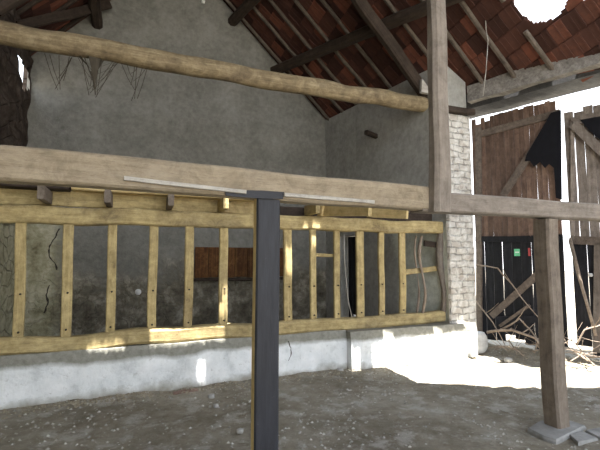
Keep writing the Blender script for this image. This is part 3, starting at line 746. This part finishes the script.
# scattered droppings and chips: nobody could count them
vs = []; fs = []
def chip(x, y_, s):
    b = len(vs); z = ground_z(x, y_)
    k = 5; a0 = R.uniform(0, 6)
    for i in range(k): a = a0+i*2*PI/k; q = s*R.uniform(.7, 1.2); vs.append((x+q*math.cos(a), y_+q*math.sin(a)*.8, z-.004))
    vs.append((x, y_, z+s*.55))
    for i in range(k): fs.append((b+i, b+(i+1) % k, b+k))
for _ in range(4200):
    x = R.uniform(-1.5, 6.0); y_ = R.uniform(1.6, 5.4)
    if noise.noise(Vector((x*.9, y_*.9, 11))) < -.05 and R.random() < .7: continue
    chip(x, y_, R.choice((.008, .012, .016, .024)))
tag(link('stone_chips', vs, fs, M['chip']), 'white chips and droppings scattered over the earth floor', 'chips', kind='stuff')
vs = []; fs = []
for _ in range(900):
    t = R.random(); y_ = 2.6+3.0*t; gx_ = 6.25+.35*(5.6-y_); x = gx_-abs(R.gauss(0, .32))-.05
    if x < 5.65 and y_ > 5.2: continue
    chip(x, y_, R.choice((.012, .02, .03)))
for _ in range(2200):
    x = R.uniform(-1.5, 5.5); y_ = 5.42-abs(R.gauss(0, .12 if x < 2.6 else .2)); y_ -= .14 if x > 3.1 else 0; chip(x, y_, R.choice((.01, .015, .025)))
tag(link('debris', vs, fs, M['straw']), 'brown crumbled debris along the foot of the trough and doors', 'debris', kind='stuff')

def branch(pts, r, label=None, group='dry branches heaped by the doors', twigs=2):
    P = [Vector(p) for p in pts]; Q = []
    for i in range(len(P)-1):
        for k in range(5):
            t = k/5; q = P[i].lerp(P[i+1], t); q += Vector([.03*noise.noise(q*3+Vector((j*7, 0, 0))) for j in range(3)]); Q.append(q)
    Q.append(P[-1])
    for q in Q: q.z = max(q.z, .02)
    o = tube('branch', Q, r, M['branch'], r1=r*.45)
    tag(o, label or 'dry bare branch lying in the tangle in front of the barn doors', 'branch', group)
    for k in range(twigs):
        i = R.randrange(3, len(Q)-1); d = Vector((R.uniform(-.3, .3), R.uniform(-.3, .3), R.uniform(-.05, .3)))
        tube('twig', [Q[i], Q[i]+d*.5, Q[i]+d+Vector((0, 0, .03))], r*.5, M['branch'], r1=r*.2, k=5)
        t = bpy.context.scene.collection.objects[-1]; t.parent = o; t.matrix_basis = Matrix.Translation(Q[i]-Q[0])
branch([gw(476, 265, .35), gw(498, 268, .4), gw(520, 295, .45), gw(545, 325, .5)], .014, 'long dry stem arching across the dark lower part of the left barn door', None, 1)
branch([gw(474, 300, .3), gw(492, 322, .4), gw(505, 345, .5)], .014, 'bent branch hanging down right of the brick pier', None, 1)
branch([gw(487, 333, .45), gw(512, 329, .5), (gw(535, 338, .6)), gw(548, 352, .7)], .026, 'thick pale branch lying across the front of the heap', None)
branch([gw(500, 330, .4), gw(520, 318, .4), gw(545, 350, .6)], .018, 'curved branch arching in the heap before the left door', None)
branch([gw(576, 345, .5), gw(585, 330, .5), gw(600, 325, .4)], .016, 'pale branch curving up before the right door', None)
branch([gw(474, 362, .75), gw(473, 340, .62), gw(470, 322, .56)], .012, 'thin stick standing upright against the trough end', None, 0)
for i in range(34):
    t = R.uniform(.02, .98) if i < 26 else R.uniform(.5, .9)
    b = G0+GD*(.1+t*2.7)+GN*R.uniform(.15, .6)
    if b.x < 5.75: b.x = 5.8
    an = R.uniform(0, 2*PI); L = R.uniform(.3, .75)
    d = Vector((math.cos(an)*.5, math.sin(an), 0))*L
    a_ = b-d*.5; c_ = b+d*.5
    for q in (a_, c_):
        off = (G0-q).dot(GN)*-1
        if off < .1: q += GN*(.1-off)
    z0 = R.uniform(.08, .15); z1 = R.choice((.1, .15, .25, .42))
    branch([(a_.x, a_.y, z0), ((a_.x+c_.x)/2, (a_.y+c_.y)/2, (z0+z1)/2+.06), (c_.x, c_.y, z1)], R.uniform(.007, .015), twigs=2)

# hanging strings, cobwebs, fittings
p = on_y(487, 98, 4.6)
tag(tube('rope', [on_y(484, -10, 4.6), on_y(486, 30, 4.6), on_y(488, 40, 4.6), on_y(486, 70, 4.6), on_y(483, 96, 4.6)], .008, M['rope'], r1=.006), 'thin grey cord hanging from the roof beside the upper post', 'cord')
tag(tube('string', [on_y(344, 234, 5.5), on_y(344.5, 262, 5.5), on_y(348, 300, 5.5), on_y(352, 318, 5.5)], .006, M['rope']), 'thin pale string hanging between two rack slats', 'string')
def web(top, n, label):
    o = None; c = Vector(top[0])
    vs = []; fs = []
    for i in range(n):
        a = Vector(R.choice(top))+Vector((R.uniform(-.18, .18), 0, R.uniform(-.02, .02)))
        b = Vector((c.x+R.uniform(-.05, .08), c.y, c.z-R.uniform(.1, .55)))
        k = len(vs); w_ = .004
        for q in (a, a.lerp(b, .5)+Vector((0, 0, -.03)), b):
            vs += [q+Vector((-w_, 0, 0)), q+Vector((w_, 0, 0)), q+Vector((0, w_, 0))]
        for s in (0, 3):
            for j in range(3): fs.append((k+s+j, k+s+(j+1) % 3, k+s+3+(j+1) % 3, k+s+3+j))
    if n > 20:
        k = len(vs); m = 10; rows = 7
        for j in range(rows):
            t = j/(rows-1)
            for i in range(m):
                an = 2*PI*i/m; rx = .17*(1-t)**2.2+.012; vs.append(Vector((c.x+.05*t+rx*math.cos(an)*(1+.2*R.uniform(-1, 1)), c.y+.3*rx*math.sin(an), c.z+.02-.46*t)))
        for j in range(rows-1):
            for i in range(m):
                if j < 3 and i % 3 == 0: continue
                fs.append((k+j*m+i, k+j*m+(i+1) % m, k+(j+1)*m+(i+1) % m, k+(j+1)*m+i))
    return tag(link('cobweb', [v-c for v in vs], fs, M['web'], None, Matrix.Translation(c)), label, 'cobweb')
c = on_y(92, 56, YT); web([tuple(c), tuple(c+Vector((.15, 0, -.02)))], 26, 'dusty cobweb hanging in a point below the log at the left')
c = on_y(134, 64, YT); web([tuple(c)], 8, 'small wisp of cobweb below the log right of the larger one')
c = on_y(60, 56, YT+.1); web([tuple(c)], 7, 'faint cobweb strand below the log left of the larger one')
p = on_y(138, 292, 8.98)
tag(tube('wall_socket', [(p.x, 9.0, p.z), (p.x, 8.95, p.z)], .06, M['white'], k=14), 'small round white fitting on the stone wall seen between rack slats', 'fitting')
p = on_y(203, 2, 8.95); tag(tube('insulator', [(p.x, 9.0, p.z), (p.x, 8.9, p.z)], .04, M['white'], k=12), 'small round pale fitting high on the gable at the top edge', 'fitting')

SC.view_settings.view_transform = 'Standard'; SC.view_settings.look = 'None'
SC.view_settings.exposure = 1.2; SC.view_settings.gamma = 1.0; SC.view_settings.use_curve_mapping = False
